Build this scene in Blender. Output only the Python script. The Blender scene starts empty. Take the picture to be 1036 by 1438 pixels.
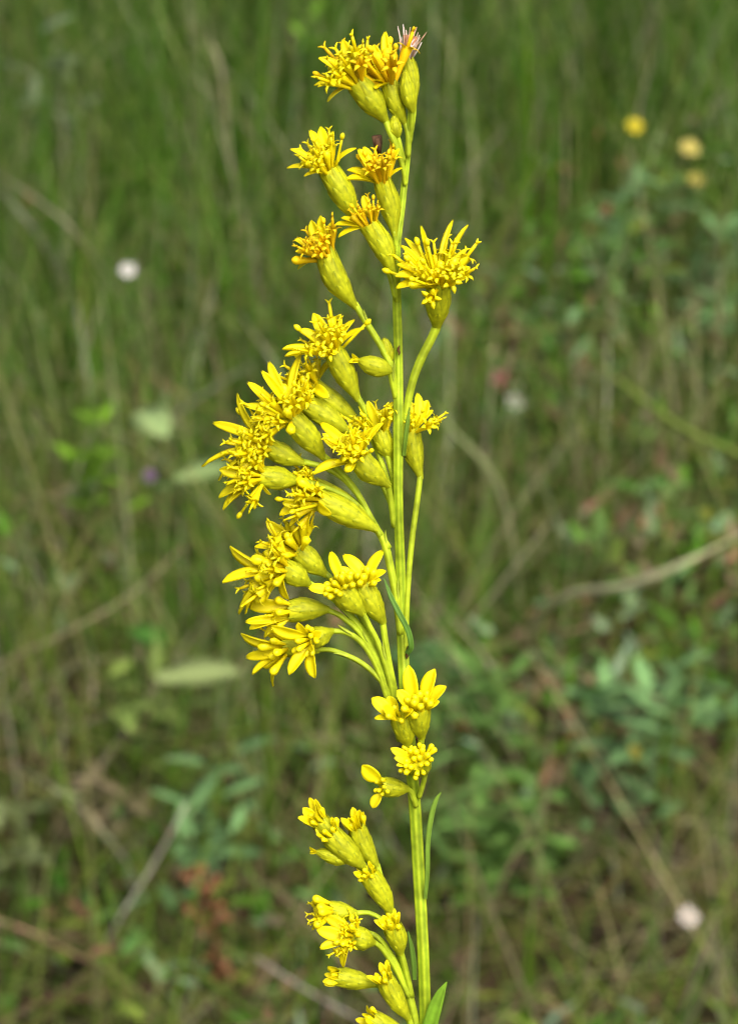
import bpy, math, random
import numpy as np
from mathutils import Vector, Matrix

random.seed(11)
rng = np.random.default_rng(7)
R = math.radians
scene = bpy.context.scene
COL = scene.collection

# ------------------------------------------------------------------ camera
W, H = 1036.0, 1438.0
CAM = Vector((0.0, 0.0, 0.85))
TILT = R(32)
FOCUS = 0.25
PXMM = 15.0                                   # photo pixels per mm at the flower
FWD = Vector((0, math.cos(TILT), -math.sin(TILT)))
UPV = Vector((0, math.sin(TILT), math.cos(TILT)))
RGT = Vector((1, 0, 0))
cd = bpy.data.cameras.new('camera')
cam = bpy.data.objects.new('camera', cd)
COL.objects.link(cam)
cam.location = CAM
cam.rotation_euler = (math.pi / 2 - TILT, 0, 0)
cd.sensor_fit = 'VERTICAL'
cd.lens = 50
cd.sensor_height = 50 * (H / PXMM / 1000) / FOCUS
cd.sensor_width = cd.sensor_height * W / H
cd.clip_start = 0.01
cd.clip_end = 500
cd.dof.use_dof = True
cd.dof.focus_distance = FOCUS
cd.dof.aperture_fstop = 29.0
cd.dof.aperture_blades = 0
scene.camera = cam

# ------------------------------------------------------------------ sky and sun (soft, bright overcast)
SUN_EL, SUN_AZ = R(58), R(150)                # azimuth measured from +Y towards +X
world = bpy.data.worlds.new('World')
scene.world = world
world.use_nodes = True
wn = world.node_tree.nodes
sky = wn.new('ShaderNodeTexSky')
sky.sky_type = 'NISHITA'
sky.sun_disc = False
sky.sun_elevation = SUN_EL
sky.sun_rotation = SUN_AZ
sky.dust_density = 9.0
sky.air_density = 0.7
sky.ozone_density = 1.0
bg = wn['Background']
bg.inputs['Strength'].default_value = 0.13
world.node_tree.links.new(sky.outputs[0], bg.inputs[0])
sl = bpy.data.lights.new('sun', 'SUN')
sl.energy = 1.4
sl.angle = R(40)
sl.color = (1.0, 0.95, 0.86)
sun = bpy.data.objects.new('sun', sl)
COL.objects.link(sun)
sd = Vector((math.sin(SUN_AZ) * math.cos(SUN_EL), math.cos(SUN_AZ) * math.cos(SUN_EL), math.sin(SUN_EL)))
sun.rotation_euler = sd.to_track_quat('Z', 'Y').to_euler()
sun.location = (0, 0, 5)
vs = scene.view_settings
vs.view_transform = 'Standard'
vs.look = 'None'
vs.exposure = 0.9
vs.gamma = 1.0
vs.use_curve_mapping = False
scene.cycles.use_denoising = True
scene.cycles.filter_width = 1.25
scene.cycles.use_adaptive_sampling = False
scene.cycles.sampling_pattern = 'BLUE_NOISE'
scene.cycles.caustics_reflective = False
scene.cycles.caustics_refractive = False
scene.cycles.sample_clamp_indirect = 3.0
scene.cycles.max_bounces = 6
scene.cycles.transparent_max_bounces = 8

# ------------------------------------------------------------------ helpers
def ray(px, py):
    return (FWD * FOCUS + RGT * ((px - W / 2) / PXMM / 1000) + UPV * ((H / 2 - py) / PXMM / 1000)) / FOCUS

LEAN = R(22)                                  # the flower stalk leans back a little
PN = Vector((0, -math.cos(LEAN), math.sin(LEAN)))
PC = CAM + FWD * FOCUS

def at(px, py, w=0.0):
    """a point of the flower stalk: seen at px, py of the photo, w millimetres out of the stalk's own plane"""
    d = ray(px, py)
    t = ((PC + PN * (w / 1000) - CAM).dot(PN)) / d.dot(PN)
    return CAM + d * t

def low(px, py, z):
    """a point of the meadow at height z, in the direction of px, py"""
    d = ray(px, py)
    return CAM + d * ((z - CAM.z) / d.z)

def project(P):
    """(n,3) array -> px, py, depth"""
    q = P - np.array(CAM)
    dep = q @ np.array(FWD)
    dd = np.where(np.abs(dep) < 1e-6, 1e-6, dep)
    x = q[:, 0] / dd * FOCUS * 1000 * PXMM + W / 2
    y = H / 2 - (q @ np.array(UPV)) / dd * FOCUS * 1000 * PXMM
    return x, y, dep

def smooth_path(pts, n=6):
    pts = [Vector(p) for p in pts]
    if len(pts) == 2:
        return [pts[0].lerp(pts[1], i / n) for i in range(n + 1)]
    P = [pts[0] * 2 - pts[1]] + pts + [pts[-1] * 2 - pts[-2]]
    out = []
    for i in range(1, len(P) - 2):
        for k in range(n):
            t = k / n
            a, b, c, d = P[i - 1], P[i], P[i + 1], P[i + 2]
            out.append(0.5 * ((2 * b) + (c - a) * t + (2 * a - 5 * b + 4 * c - d) * t * t + (3 * b - a - 3 * c + d) * t ** 3))
    out.append(pts[-1])
    return out

def smooth_vals(v, n=6):
    out = []
    for i in range(len(v) - 1):
        for k in range(n):
            out.append(v[i] + (v[i + 1] - v[i]) * k / n)
    out.append(v[-1])
    return out

class MB:
    def __init__(self):
        self.v, self.f, self.c = [], [], []
    def add(self, verts, faces, cols):
        o = len(self.v)
        self.v += [tuple(p) for p in verts]
        self.f += [tuple(i + o for i in q) for q in faces]
        if len(cols) == 3 and not hasattr(cols[0], '__len__'):
            cols = [cols] * len(verts)
        self.c += [tuple(q) for q in cols]
    def grid(self, rows, cols, closed=False):
        n = len(rows[0])
        fs = []
        for i in range(len(rows) - 1):
            for j in range(n if closed else n - 1):
                k = (j + 1) % n
                fs.append((i * n + j, i * n + k, (i + 1) * n + k, (i + 1) * n + j))
        self.add([p for r_ in rows for p in r_], fs, [q for r_ in cols for q in r_])
    def tube(self, path, radii, col, sides=8, ridges=0, rid=0.0, col2=None, cap=True, wob=0.0):
        path = [Vector(p) for p in path]
        rows, cols = [], []
        t0 = (path[1] - path[0]).normalized()
        up = Vector((0, -1, 0.3)) if abs(t0.dot(Vector((0, -1, 0.3)).normalized())) < 0.95 else Vector((1, 0, 0))
        u = (up - t0 * up.dot(t0)).normalized()
        for i, p in enumerate(path):
            t = (path[min(i + 1, len(path) - 1)] - path[max(i - 1, 0)])
            if t.length < 1e-12:
                t = t0
            t = t.normalized()
            u = (u - t * u.dot(t)).normalized()
            w = t.cross(u)
            row, rc = [], []
            for j in range(sides):
                a = 2 * math.pi * j / sides
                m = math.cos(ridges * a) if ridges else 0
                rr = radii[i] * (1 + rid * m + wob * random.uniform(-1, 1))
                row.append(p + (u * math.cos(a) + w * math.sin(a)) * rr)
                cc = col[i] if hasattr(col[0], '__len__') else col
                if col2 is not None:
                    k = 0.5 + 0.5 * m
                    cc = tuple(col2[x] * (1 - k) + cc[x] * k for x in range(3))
                rc.append(cc)
            rows.append(row)
            cols.append(rc)
        o = len(self.v)
        self.grid(rows, cols, closed=True)
        if cap:
            self.f.append(tuple(o + j for j in range(sides))[::-1])
            e = o + (len(path) - 1) * sides
            self.f.append(tuple(e + j for j in range(sides)))
    def mesh(self, name, origin=None, smooth=True):
        me = bpy.data.meshes.new(name)
        o = Vector(origin) if origin is not None else Vector((0, 0, 0))
        me.from_pydata([(p[0] - o.x, p[1] - o.y, p[2] - o.z) for p in self.v], [], self.f)
        a = me.color_attributes.new('Col', 'FLOAT_COLOR', 'POINT')
        arr = np.ones((len(self.v), 4), dtype=np.float32)
        arr[:, :3] = np.array(self.c, dtype=np.float32)
        a.data.foreach_set('color', arr.ravel())
        if smooth:
            me.polygons.foreach_set('use_smooth', np.ones(len(me.polygons), dtype=bool))
        me.update()
        return me

def link(name, me, mt, parent=None, loc=(0, 0, 0)):
    o = bpy.data.objects.new(name, me)
    COL.objects.link(o)
    if me is not None and mt is not None and not me.materials:
        me.materials.append(mt)
    o.location = loc
    o.parent = parent
    return o

def tag(o, label=None, cat=None, group=None, kind=None):
    if label: o['label'] = label
    if cat: o['category'] = cat
    if group: o['group'] = group
    if kind: o['kind'] = kind
    return o

def material(name, rough=0.5, trans=0.3, scale=1500, amount=0.25, bump=0.0, spec=0.3, objvar=0.12, tint=(1, 1, 1), sub=0.0):
    m = bpy.data.materials.new(name)
    m.use_nodes = True
    nt = m.node_tree
    n, l = nt.nodes, nt.links
    n.clear()
    out = n.new('ShaderNodeOutputMaterial')
    at_ = n.new('ShaderNodeAttribute'); at_.attribute_name = 'Col'
    tc = n.new('ShaderNodeTexCoord')
    no = n.new('ShaderNodeTexNoise'); no.inputs['Scale'].default_value = scale; no.inputs['Detail'].default_value = 3
    l.new(tc.outputs['Object'], no.inputs['Vector'])
    mr = n.new('ShaderNodeMapRange')
    mr.inputs['From Min'].default_value = 0.3; mr.inputs['From Max'].default_value = 0.7
    mr.inputs['To Min'].default_value = 1 - amount; mr.inputs['To Max'].default_value = 1 + amount
    l.new(no.outputs['Fac'], mr.inputs['Value'])
    oi = n.new('ShaderNodeObjectInfo')
    mo = n.new('ShaderNodeMapRange')
    mo.inputs['To Min'].default_value = 1 - objvar; mo.inputs['To Max'].default_value = 1 + objvar
    l.new(oi.outputs['Random'], mo.inputs['Value'])
    mul = n.new('ShaderNodeMath'); mul.operation = 'MULTIPLY'
    l.new(mr.outputs[0], mul.inputs[0]); l.new(mo.outputs[0], mul.inputs[1])
    vm = n.new('ShaderNodeVectorMath'); vm.operation = 'SCALE'
    l.new(at_.outputs['Color'], vm.inputs[0]); l.new(mul.outputs[0], vm.inputs['Scale'])
    vt = n.new('ShaderNodeVectorMath'); vt.operation = 'MULTIPLY'
    vt.inputs[1].default_value = tint
    l.new(vm.outputs[0], vt.inputs[0])
    p = n.new('ShaderNodeBsdfPrincipled')
    p.inputs['Roughness'].default_value = rough
    p.inputs['Specular IOR Level'].default_value = spec
    l.new(vt.outputs[0], p.inputs['Base Color'])
    if bump > 0:
        bp = n.new('ShaderNodeBump'); bp.inputs['Strength'].default_value = bump; bp.inputs['Distance'].default_value = 0.0001
        l.new(no.outputs['Fac'], bp.inputs['Height']); l.new(bp.outputs[0], p.inputs['Normal'])
    if trans > 0:
        tr = n.new('ShaderNodeBsdfTranslucent')
        l.new(vt.outputs[0], tr.inputs['Color'])
        mx = n.new('ShaderNodeMixShader'); mx.inputs[0].default_value = trans
        l.new(p.outputs[0], mx.inputs[1]); l.new(tr.outputs[0], mx.inputs[2])
        l.new(mx.outputs[0], out.inputs[0])
    else:
        l.new(p.outputs[0], out.inputs[0])
    return m

M_PETAL = material('petal_yellow', rough=0.5, trans=0.45, scale=900, amount=0.10, spec=0.25, objvar=0.10)
M_FLORET = material('floret_yellow', rough=0.45, trans=0.25, scale=1200, amount=0.12, spec=0.3, objvar=0.12)
M_AGED = material('floret_aged', rough=0.6, trans=0.2, scale=1500, amount=0.35, spec=0.2, objvar=0.2, tint=(0.92, 0.74, 0.9))
M_BRACT = material('head_green', rough=0.55, trans=0.2, scale=1400, amount=0.22, bump=0.25, spec=0.18, objvar=0.10)
M_STEM = material('stem_green', rough=0.55, trans=0.0, scale=700, amount=0.32, bump=0.5, spec=0.2, objvar=0.05)
M_LEAF = material('leaf_green', rough=0.5, trans=0.25, scale=700, amount=0.2, bump=0.2, spec=0.3)
M_DRY = material('dry_brown', rough=0.8, trans=0.15, scale=1800, amount=0.4, spec=0.1)
M_GRASS = material('meadow_grass', tint=(.80, .84, .72), rough=0.55, trans=0.3, scale=60, amount=0.25, spec=0.1, objvar=0.08)
M_LITTER = material('meadow_litter', tint=(.80, .80, .74), rough=0.85, trans=0.05, scale=80, amount=0.3, spec=0.1)
M_FORB = material('meadow_forb', tint=(.80, .84, .76), rough=0.6, trans=0.22, scale=150, amount=0.25, spec=0.1, objvar=0.2)

# ------------------------------------------------------------------ ground
def ground():
    m = bpy.data.materials.new('soil')
    m.use_nodes = True
    n, l = m.node_tree.nodes, m.node_tree.links
    p = n['Principled BSDF']; p.inputs['Roughness'].default_value = 0.95; p.inputs['Specular IOR Level'].default_value = 0.1
    tc = n.new('ShaderNodeTexCoord')
    n1 = n.new('ShaderNodeTexNoise'); n1.inputs['Scale'].default_value = 14; n1.inputs['Detail'].default_value = 8; n1.inputs['Roughness'].default_value = 0.7
    l.new(tc.outputs['Object'], n1.inputs['Vector'])
    cr = n.new('ShaderNodeValToRGB')
    e = cr.color_ramp.elements
    e[0].position, e[0].color = 0.36, (0.014, 0.010, 0.007, 1)
    e[1].position, e[1].color = 0.66, (0.055, 0.052, 0.022, 1)
    k = e.new(0.5); k.color = (0.030, 0.024, 0.013, 1)
    l.new(n1.outputs['Fac'], cr.inputs['Fac']); l.new(cr.outputs[0], p.inputs['Base Color'])
    bp = n.new('ShaderNodeBump'); bp.inputs['Strength'].default_value = 0.8; bp.inputs['Distance'].default_value = 0.01
    l.new(n1.outputs['Fac'], bp.inputs['Height']); l.new(bp.outputs[0], p.inputs['Normal'])
    near = np.linspace(-2.5, 5.5, 161)
    ys = np.concatenate([[-150, -60, -20, -8, -4], near, [7, 12, 25, 60, 150]])
    xs = np.concatenate([[-150, -60, -20, -8, -4.5], np.linspace(-2.8, 2.8, 113), [4.5, 8, 20, 60, 150]])
    X, Y = np.meshgrid(xs, ys)
    Z = 0.008 * np.sin(X * 9.1 + 1.3 * np.sin(Y * 7)) + 0.007 * np.sin(Y * 11.7 + X * 4) - 0.012 + 0.004 * rng.standard_normal(X.shape)
    V = np.stack([X, Y, Z], -1).reshape(-1, 3)
    nx = len(xs)
    F = [(j * nx + i, j * nx + i + 1, (j + 1) * nx + i + 1, (j + 1) * nx + i) for j in range(len(ys) - 1) for i in range(nx - 1)]
    me = bpy.data.meshes.new('ground')
    me.from_pydata(V.tolist(), [], F)
    me.polygons.foreach_set('use_smooth', np.ones(len(F), dtype=bool))
    o = link('ground', me, m)
    tag(o, 'dark brown meadow soil under the grass', 'ground', kind='structure')
ground()

# ------------------------------------------------------------------ masses of meadow growth
def bulk(name, V, F, C, mt, label, cat):
    me = bpy.data.meshes.new(name)
    nv, nf = len(V), len(F)
    me.vertices.add(nv); me.vertices.foreach_set('co', V.astype(np.float32).ravel())
    me.loops.add(nf * 4); me.loops.foreach_set('vertex_index', F.astype(np.int32).ravel())
    me.polygons.add(nf)
    me.polygons.foreach_set('loop_start', np.arange(0, nf * 4, 4, dtype=np.int32))
    me.polygons.foreach_set('use_smooth', np.ones(nf, dtype=bool))
    a = me.color_attributes.new('Col', 'FLOAT_COLOR', 'POINT')
    cc = np.ones((nv, 4), dtype=np.float32); cc[:, :3] = C
    a.data.foreach_set('color', cc.ravel())
    me.update(calc_edges=True)
    me.validate()
    o = link(name, me, mt)
    return tag(o, label, cat, kind='stuff')

def ribbons(root, yaw, length, width, lean0, bend, col, segs=5, tip=0.12, fold=0.25, rise0=0.0):
    """blades: arrays (n,...); lean0 = lean from the vertical at the root, bend = extra lean at the tip; folded V section"""
    n = len(root)
    s = np.linspace(0, 1, segs + 1)
    ang = lean0[:, None] + bend[:, None] * s[None, :] ** 1.3
    step = length[:, None] / segs
    dz = np.cos(ang) * step; dh = np.sin(ang) * step
    z = np.concatenate([np.zeros((n, 1)), np.cumsum(dz[:, :-1], 1)], 1) + rise0
    h = np.concatenate([np.zeros((n, 1)), np.cumsum(dh[:, :-1], 1)], 1)
    hx, hy = np.cos(yaw)[:, None], np.sin(yaw)[:, None]
    cx = root[:, 0:1] + hx * h; cy = root[:, 1:2] + hy * h; cz = root[:, 2:3] + z
    cen = np.stack([cx, cy, cz], -1)
    prof = (1 - s ** 2.2) * (1 - tip) + tip
    prof = np.where(s == 0, 0.7, prof)
    wv = width[:, None] * prof[None, :] * 0.5
    tw = yaw[:, None] + np.pi / 2 + rng.normal(0, 0.35, (n, 1))
    side = np.stack([np.cos(tw) * np.ones_like(wv), np.sin(tw) * np.ones_like(wv), np.zeros_like(wv)], -1)
    nrm = np.stack([-np.cos(ang) * hx, -np.cos(ang) * hy, np.sin(ang)], -1)
    L = cen - side * wv[..., None] + nrm * (fold * wv)[..., None]
    Rr = cen + side * wv[..., None] + nrm * (fold * wv)[..., None]
    V = np.stack([L, cen, Rr], 2)                       # n, segs+1, 3, 3
    base = (np.arange(n) * (segs + 1) * 3)[:, None, None]
    i = np.arange(segs)[None, :, None] * 3
    j = np.arange(2)[None, None, :]
    F = np.stack([base + i + j, base + i + j + 1, base + i + j + 4, base + i + j + 3], -1).reshape(-1, 4)
    shade = np.ones((1, segs + 1, 1, 1))
    C = np.broadcast_to(col[:, None, None, :] * shade, (n, segs + 1, 3, 3)).reshape(-1, 3)
    return V, F, C

def clear_of_view(V, nearest=0.88):
    n = V.shape[0]
    P = V.reshape(-1, 3)
    x, y, d = project(P)
    bad = (d > 0.005) & (d < nearest) & (x > -120) & (x < W + 120) & (y > -120) & (y < H + 120)
    return ~bad.reshape(n, -1).any(1)

def keep(V, F, C, ok):
    n = V.shape[0]
    fp = len(F) // n; vp = V.shape[1] * V.shape[2]
    F = F.reshape(n, fp, 4)[ok]
    new = np.cumsum(ok) - 1
    F = F - (np.arange(n)[ok] * vp)[:, None, None] + (new[ok] * vp)[:, None, None]
    return V[ok].reshape(-1, 3), F.reshape(-1, 4), C.reshape(n, vp, 3)[ok].reshape(-1, 3)

def scatter(n, x0, x1, y0, y1):
    return np.stack([rng.uniform(x0, x1, n), rng.uniform(y0, y1, n), np.full(n, -0.004)], -1)

def palette(n, cols, wts, jit=0.18):
    cols = np.array(cols); wts = np.array(wts) / sum(wts)
    k = rng.choice(len(cols), n, p=wts)
    c = cols[k] * np.exp(rng.normal(0, jit, (n, 1))) * (1 + rng.normal(0, 0.06, (n, 3)))
    return np.clip(c, 0.005, 0.6)

def roots(ncore, nwide):
    return np.concatenate([scatter(ncore, -0.50, 0.50, 0.72, 2.9), scatter(nwide, -2.0, 2.0, -0.5, 4.8)])

GREENS = [(0.074, 0.185, 0.014), (0.118, 0.215, 0.040), (0.185, 0.245, 0.055), (0.048, 0.120, 0.012), (0.25, 0.27, 0.14), (0.36, 0.35, 0.26)]

def clumpy(P, f=7.0, seed=0.0):
    x, y = P[:, 0], P[:, 1]
    return 0.5 + 0.25 * np.sin(f * x + 2.1 * np.sin(f * 0.8 * y + seed)) + 0.25 * np.sin(f * 1.3 * y + 1.7 * np.sin(f * 1.1 * x + seed * 1.7))

def meadow():
    # fine grass standing all over, thicker and taller further back
    P = roots(82000, 40000)
    n = len(P)
    px, py, dep = project(P)
    back = np.clip((P[:, 1] - 1.15) / 0.8, 0, 1)
    right = np.clip((px - 560) / 250, 0, 1) * np.clip((py - 190) / 200, 0, 1)
    low_ = np.clip((py - 900) / 350, 0, 1); mid_ = np.exp(-((py - 780) / 260) ** 2)
    thin = rng.uniform(0, 1, n) < (0.5 + 0.5 * back) * (1 - 0.62 * right) * (1 - .62 * low_) * (1 - .25 * mid_) * (0.35 + 0.9 * clumpy(P, 8, 1.0))
    P = P[thin]; back = back[thin]; n = len(P)
    col = palette(n, GREENS, [4.4, 3.8, 2.0, 3.2, 1.4, 1.1])
    length = rng.uniform(0.06, 0.20, n) * (0.7 + 0.8 * back)
    V, F, C = ribbons(P, rng.uniform(0, 6.283, n), length, rng.uniform(0.0007, 0.0023, n), np.abs(rng.normal(0.12, 0.22, n)), rng.uniform(0.1, 1.3, n), col)
    V, F, C = keep(V, F, C, clear_of_view(V))
    bulk('meadow_grass', V, F, C, M_GRASS, 'fine green meadow grass standing thickly behind the goldenrod', 'grass')
    # thatch: old stalks and blades lying criss-cross
    P = roots(24000, 14000); P = P[rng.uniform(0, 1, len(P)) > .55 * np.clip((project(P)[1] - 850) / 300, 0, 1)]; P[:, 2] = rng.uniform(0.002, 0.045, len(P)) * (rng.uniform(0, 1, len(P)) ** 0.7)
    n = len(P)
    col = palette(n, [(0.14, 0.11, 0.06), (0.085, 0.06, 0.033), (0.15, 0.088, 0.06), (0.21, 0.19, 0.13), (0.045, 0.03, 0.015), (0.085, 0.10, 0.025)], [2.2, 2.0, 1.7, 1.3, 2.6, 5.5], 0.25)
    V, F, C = ribbons(P, rng.uniform(0, 6.283, n), rng.uniform(0.03, 0.15, n), rng.uniform(0.0008, 0.0024, n), rng.uniform(1.15, 1.6, n), rng.normal(0.1, 0.25, n), col)
    V[..., 2] = np.maximum(V[..., 2], 0.001)
    V, F, C = keep(V, F, C, clear_of_view(V))
    bulk('dead_grass', V, F, C, M_LITTER, 'tan and brown thatch of dead grass lying over the soil', 'dead grass')
    # low leafy cover: small oval leaves held near the ground
    P = roots(40000, 20000)
    n = len(P)
    px, py, dep = project(P)
    right = np.clip((px - 560) / 250, 0, 1) * np.clip((py - 150) / 150, 0, 1)
    c = clumpy(P, 13, 4.0)
    on = rng.uniform(0, 1, n) < np.clip((c - 0.30) * 1.9, 0, 1) * (0.35 + 0.65 * right + .3 * np.exp(-((py - 850) / 250) ** 2)) * (1 - .35 * np.clip((py - 1050) / 300, 0, 1))
    P = P[on]; right = right[on]; n = len(P)
    P[:, 2] = rng.uniform(0.004, 0.085, n) * (0.4 + 0.6 * clumpy(P, 17, 2.0)) * (1 + .5 * right)
    col = palette(n, [(0.080, 0.190, 0.018), (0.105, 0.205, 0.055), (0.050, 0.130, 0.012), (0.17, 0.23, 0.035), (0.15, 0.10, 0.06), (0.20, 0.30, 0.17), (0.29, 0.14, 0.10), (0.24, 0.18, 0.12)], [2.6, 2.8, 2.2, 1.8, 1.2, 2.4, 1.0, 1.0], 0.2)
    V, F, C = ribbons(P, rng.uniform(0, 6.283, n), rng.uniform(0.008, 0.021, n), rng.uniform(0.0035, 0.0085, n), rng.uniform(0.5, 1.5, n), rng.uniform(0.0, 0.8, n), col, segs=4, tip=0.05)
    V, F, C = keep(V, F, C, clear_of_view(V))
    bulk('ground_cover', V, F, C, M_FORB, 'low cover of small oval green leaves between the grass', 'ground cover')
    # long thin straws leaning through the grass
    P = roots(5200, 2400); n = len(P)
    col = palette(n, [(0.30, 0.28, 0.17), (0.24, 0.23, 0.10), (0.17, 0.22, 0.04), (0.24, 0.19, 0.12), (0.13, 0.20, 0.02)], [2, 3, 4, 1.5, 4], .2)
    V, F, C = ribbons(P, rng.uniform(0, 6.283, n), rng.uniform(0.10, 0.30, n), rng.uniform(0.0006, 0.0014, n), rng.uniform(.3, 1.15, n), rng.uniform(.1, .9, n), col, segs=8, tip=.3)
    V[..., 2] = np.maximum(V[..., 2], 0.001)
    V, F, C = keep(V, F, C, clear_of_view(V, 1.0))
    bulk('straw', V, F, C, M_GRASS, 'long thin pale straws leaning through the meadow grass', 'straw')
meadow()

# ------------------------------------------------------------------ single blades, stalks and plants one can tell apart in the meadow
def one_blade(name, pts, width, col, label, cat, group, mt=M_GRASS, stalk=False, col2=None):
    width *= .66
    P = [low(*p) for p in pts]
    a, b = P[0], P[-1]
    if b.z > a.z:
        P = P[::-1]                                         # root end last
    e, d = P[-1], (P[-1] - P[-2])
    if e.z > 0.012:
        hd = Vector((d.x, d.y, 0))
        hd = hd.normalized() * min(hd.length, 0.7 * e.z + 0.01) if hd.length > 1e-6 else hd
        P += [Vector((e.x + hd.x * 0.6, e.y + hd.y * 0.6 + 0.01, e.z * 0.5)), Vector((e.x + hd.x * 0.9, e.y + hd.y * 0.9 + 0.015, -0.006))]
    base = Vector((P[-1].x, P[-1].y, 0))
    path = smooth_path(P, 6)
    n = len(path)
    mb = MB()
    if stalk:
        rad = [width / 2 * (0.55 + 0.45 * i / (n - 1)) for i in range(n)]
        mb.tube(path, [q * .55 for q in rad], tuple(min(.5, c * 1.1) for c in col), sides=7)
    else:
        rows, cols = [], []
        roll = random.uniform(-0.5, 0.5)
        for i, p in enumerate(path):
            t = (path[min(i + 1, n - 1)] - path[max(i - 1, 0)]).normalized()
            s = t.cross((p - CAM).normalized() + Vector((0, 0, -0.35)) + Vector((roll, 0, 0)) * 0.4).normalized()
            nn = s.cross(t).normalized()
            k = i / (n - 1)
            w = width / 2 * min(1.0, 0.10 + 2.6 * k) * (1 - 0.25 * k)
            c = tuple(col[x] * (1 - k) + (col2 or col)[x] * k for x in range(3))
            rows.append([p - s * w + nn * w * 0.3, p, p + s * w + nn * w * 0.3, p + nn * -0.0003])
            cols.append([c] * 4)
        mb.grid(rows, cols, closed=True)
    o = link(name, mb.mesh(name, base), mt, None, base)
    return tag(o, label, cat, group)

STRAW = (0.46, 0.43, 0.29); PALE = (0.50, 0.48, 0.36); GREY = (0.36, 0.35, 0.30); PINK = (0.26, 0.17, 0.12); YG = (0.17, 0.21, 0.05); GR = (0.07, 0.16, 0.015); LG = (0.12, 0.21, 0.04); BG_ = (0.11, 0.17, 0.075)
GB, GS = 'long single grass blades in the meadow', 'dry stalks fallen in the meadow'
one_blade('grass_blade', [(1050, 745, .15), (960, 790, .14), (880, 822, .12), (795, 836, .09)], .0085, (.55, .54, .36), 'broad pale straw blade arching low beside the lower flower cluster', 'grass blade', GB, col2=STRAW)
one_blade('grass_blade', [(830, 500, .17), (900, 560, .15), (975, 610, .12), (1060, 650, .09)], .0075, (0.22, 0.30, 0.07), 'yellow-green blade slanting down through the leafy brown patch', 'grass blade', GB)
one_blade('grass_blade', [(600, 560, .16), (640, 610, .15), (695, 675, .12)], .007, (0.24, 0.32, 0.12), 'short pale green blade leaning just behind the stem', 'grass blade', GB, col2=STRAW)
one_blade('dry_stalk', [(770, 735, .13), (715, 805, .10), (655, 880, .06)], .0036, STRAW, 'thin straw stalk slanting behind the middle of the stem', 'stalk', GS, M_LITTER, True)
one_blade('dry_stalk', [(-20, 948, .10), (90, 890, .13), (180, 838, .14), (250, 775, .14)], .0042, (0.25, 0.22, 0.14), 'thick tan stalk rising toward the large yellow flower cluster', 'stalk', GS, M_LITTER, True)
one_blade('dry_stalk', [(262, 1130, .12), (215, 1215, .09), (165, 1295, .06)], .0056, GREY, 'thick grey stalk slanting above the reddish fallen stalk', 'stalk', GS, M_LITTER, True)
one_blade('dry_stalk', [(-20, 1285, .07), (50, 1312, .06), (115, 1345, .04)], .0052, PINK, 'short reddish brown fallen stalk', 'stalk', GS, M_LITTER, True)
one_blade('grass_blade', [(80, 1310, .09), (170, 1375, .08), (280, 1460, .05)], .0058, (0.17, 0.19, 0.06), 'olive blade sloping down past the reddish fallen stalk', 'grass blade', GB)
one_blade('grass_blade', [(130, 1275, .11), (240, 1340, .09), (350, 1420, .06)], .0042, (0.11, 0.18, 0.03), 'green blade sloping down under the rusty seed head', 'grass blade', GB)
one_blade('dry_stalk', [(360, 1345, .10), (430, 1390, .08), (520, 1440, .05)], .0056, (0.27, 0.24, 0.235), 'grey weathered stalk fallen below the lowest flower cluster', 'stalk', GS, M_LITTER, True)
one_blade('grass_blade', [(610, 1060, .16), (670, 1230, .13), (760, 1450, .08)], .004, (0.20, 0.18, 0.10), 'long thin olive-brown blade drooping beside the lower stem', 'grass blade', GB)
one_blade('grass_blade', [(1060, 1270, .17), (1010, 1355, .14), (950, 1460, .09)], .0048, (0.20, 0.24, 0.09), 'pale green blade leaning near the white button flower', 'grass blade', GB, col2=STRAW)
one_blade('grass_blade', [(905, 1110, .13), (840, 1175, .10), (770, 1245, .06)], .0048, (0.18, 0.20, 0.09), 'dull olive blade in front of the bluish sprigs', 'grass blade', GB)
one_blade('grass_blade', [(938, 990, .20), (932, 1040, .16), (920, 1140, .08)], .005, (0.17, 0.32, 0.015), 'bright green upright blade among the bluish sprigs', 'grass blade', GB)
one_blade('grass_blade', [(735, -60, .24), (738, 40, .20), (742, 170, .14)], .0055, (0.14, 0.28, 0.012), 'bright green upright blade beyond the flower tip', 'grass blade', GB)
one_blade('grass_blade', [(770, 60, .22), (776, 240, .15), (758, 460, .05)], .006, (0.085, 0.21, 0.012), 'broad dark green upright blade beyond the large single flower', 'grass blade', GB)
one_blade('grass_blade', [(372, -60, .24), (370, 60, .20), (366, 250, .11)], .0055, (0.095, 0.22, 0.012), 'broad dark green upright blade behind the upper flowers', 'grass blade', GB)
one_blade('grass_blade', [(215, -20, .22), (200, 120, .17), (180, 300, .09)], .0055, (0.10, 0.17, 0.035), 'soft green upright blade above the white flower', 'grass blade', GB)
one_blade('grass_blade', [(292, 20, .22), (296, 60, .20), (312, 108, .18)], .0042, STRAW, 'short pale straw blade tip high in the grass', 'grass blade', GB)
one_blade('grass_blade', [(-30, 232, .15), (30, 265, .155), (100, 320, .14), (160, 400, .08)], .005, (0.30, 0.28, 0.20), 'pale bent blade arching over beside the white flower', 'grass blade', GB)
one_blade('grass_blade', [(-20, 245, .13), (30, 300, .13), (70, 360, .09)], .0045, GREY, 'greyish bent blade under the pale arching blade', 'grass blade', GB)
one_blade('grass_blade', [(725, 165, .17), (680, 215, .15), (630, 300, .11)], .0052, (0.25, 0.25, 0.16), 'pale slanting blade above the large single flower', 'grass blade', GB)
one_blade('grass_blade', [(1050, 110, .18), (1000, 160, .16), (960, 230, .11)], .0052, (0.23, 0.26, 0.15), 'pale green blade leaning over the small yellow flowers', 'grass blade', GB)
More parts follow.
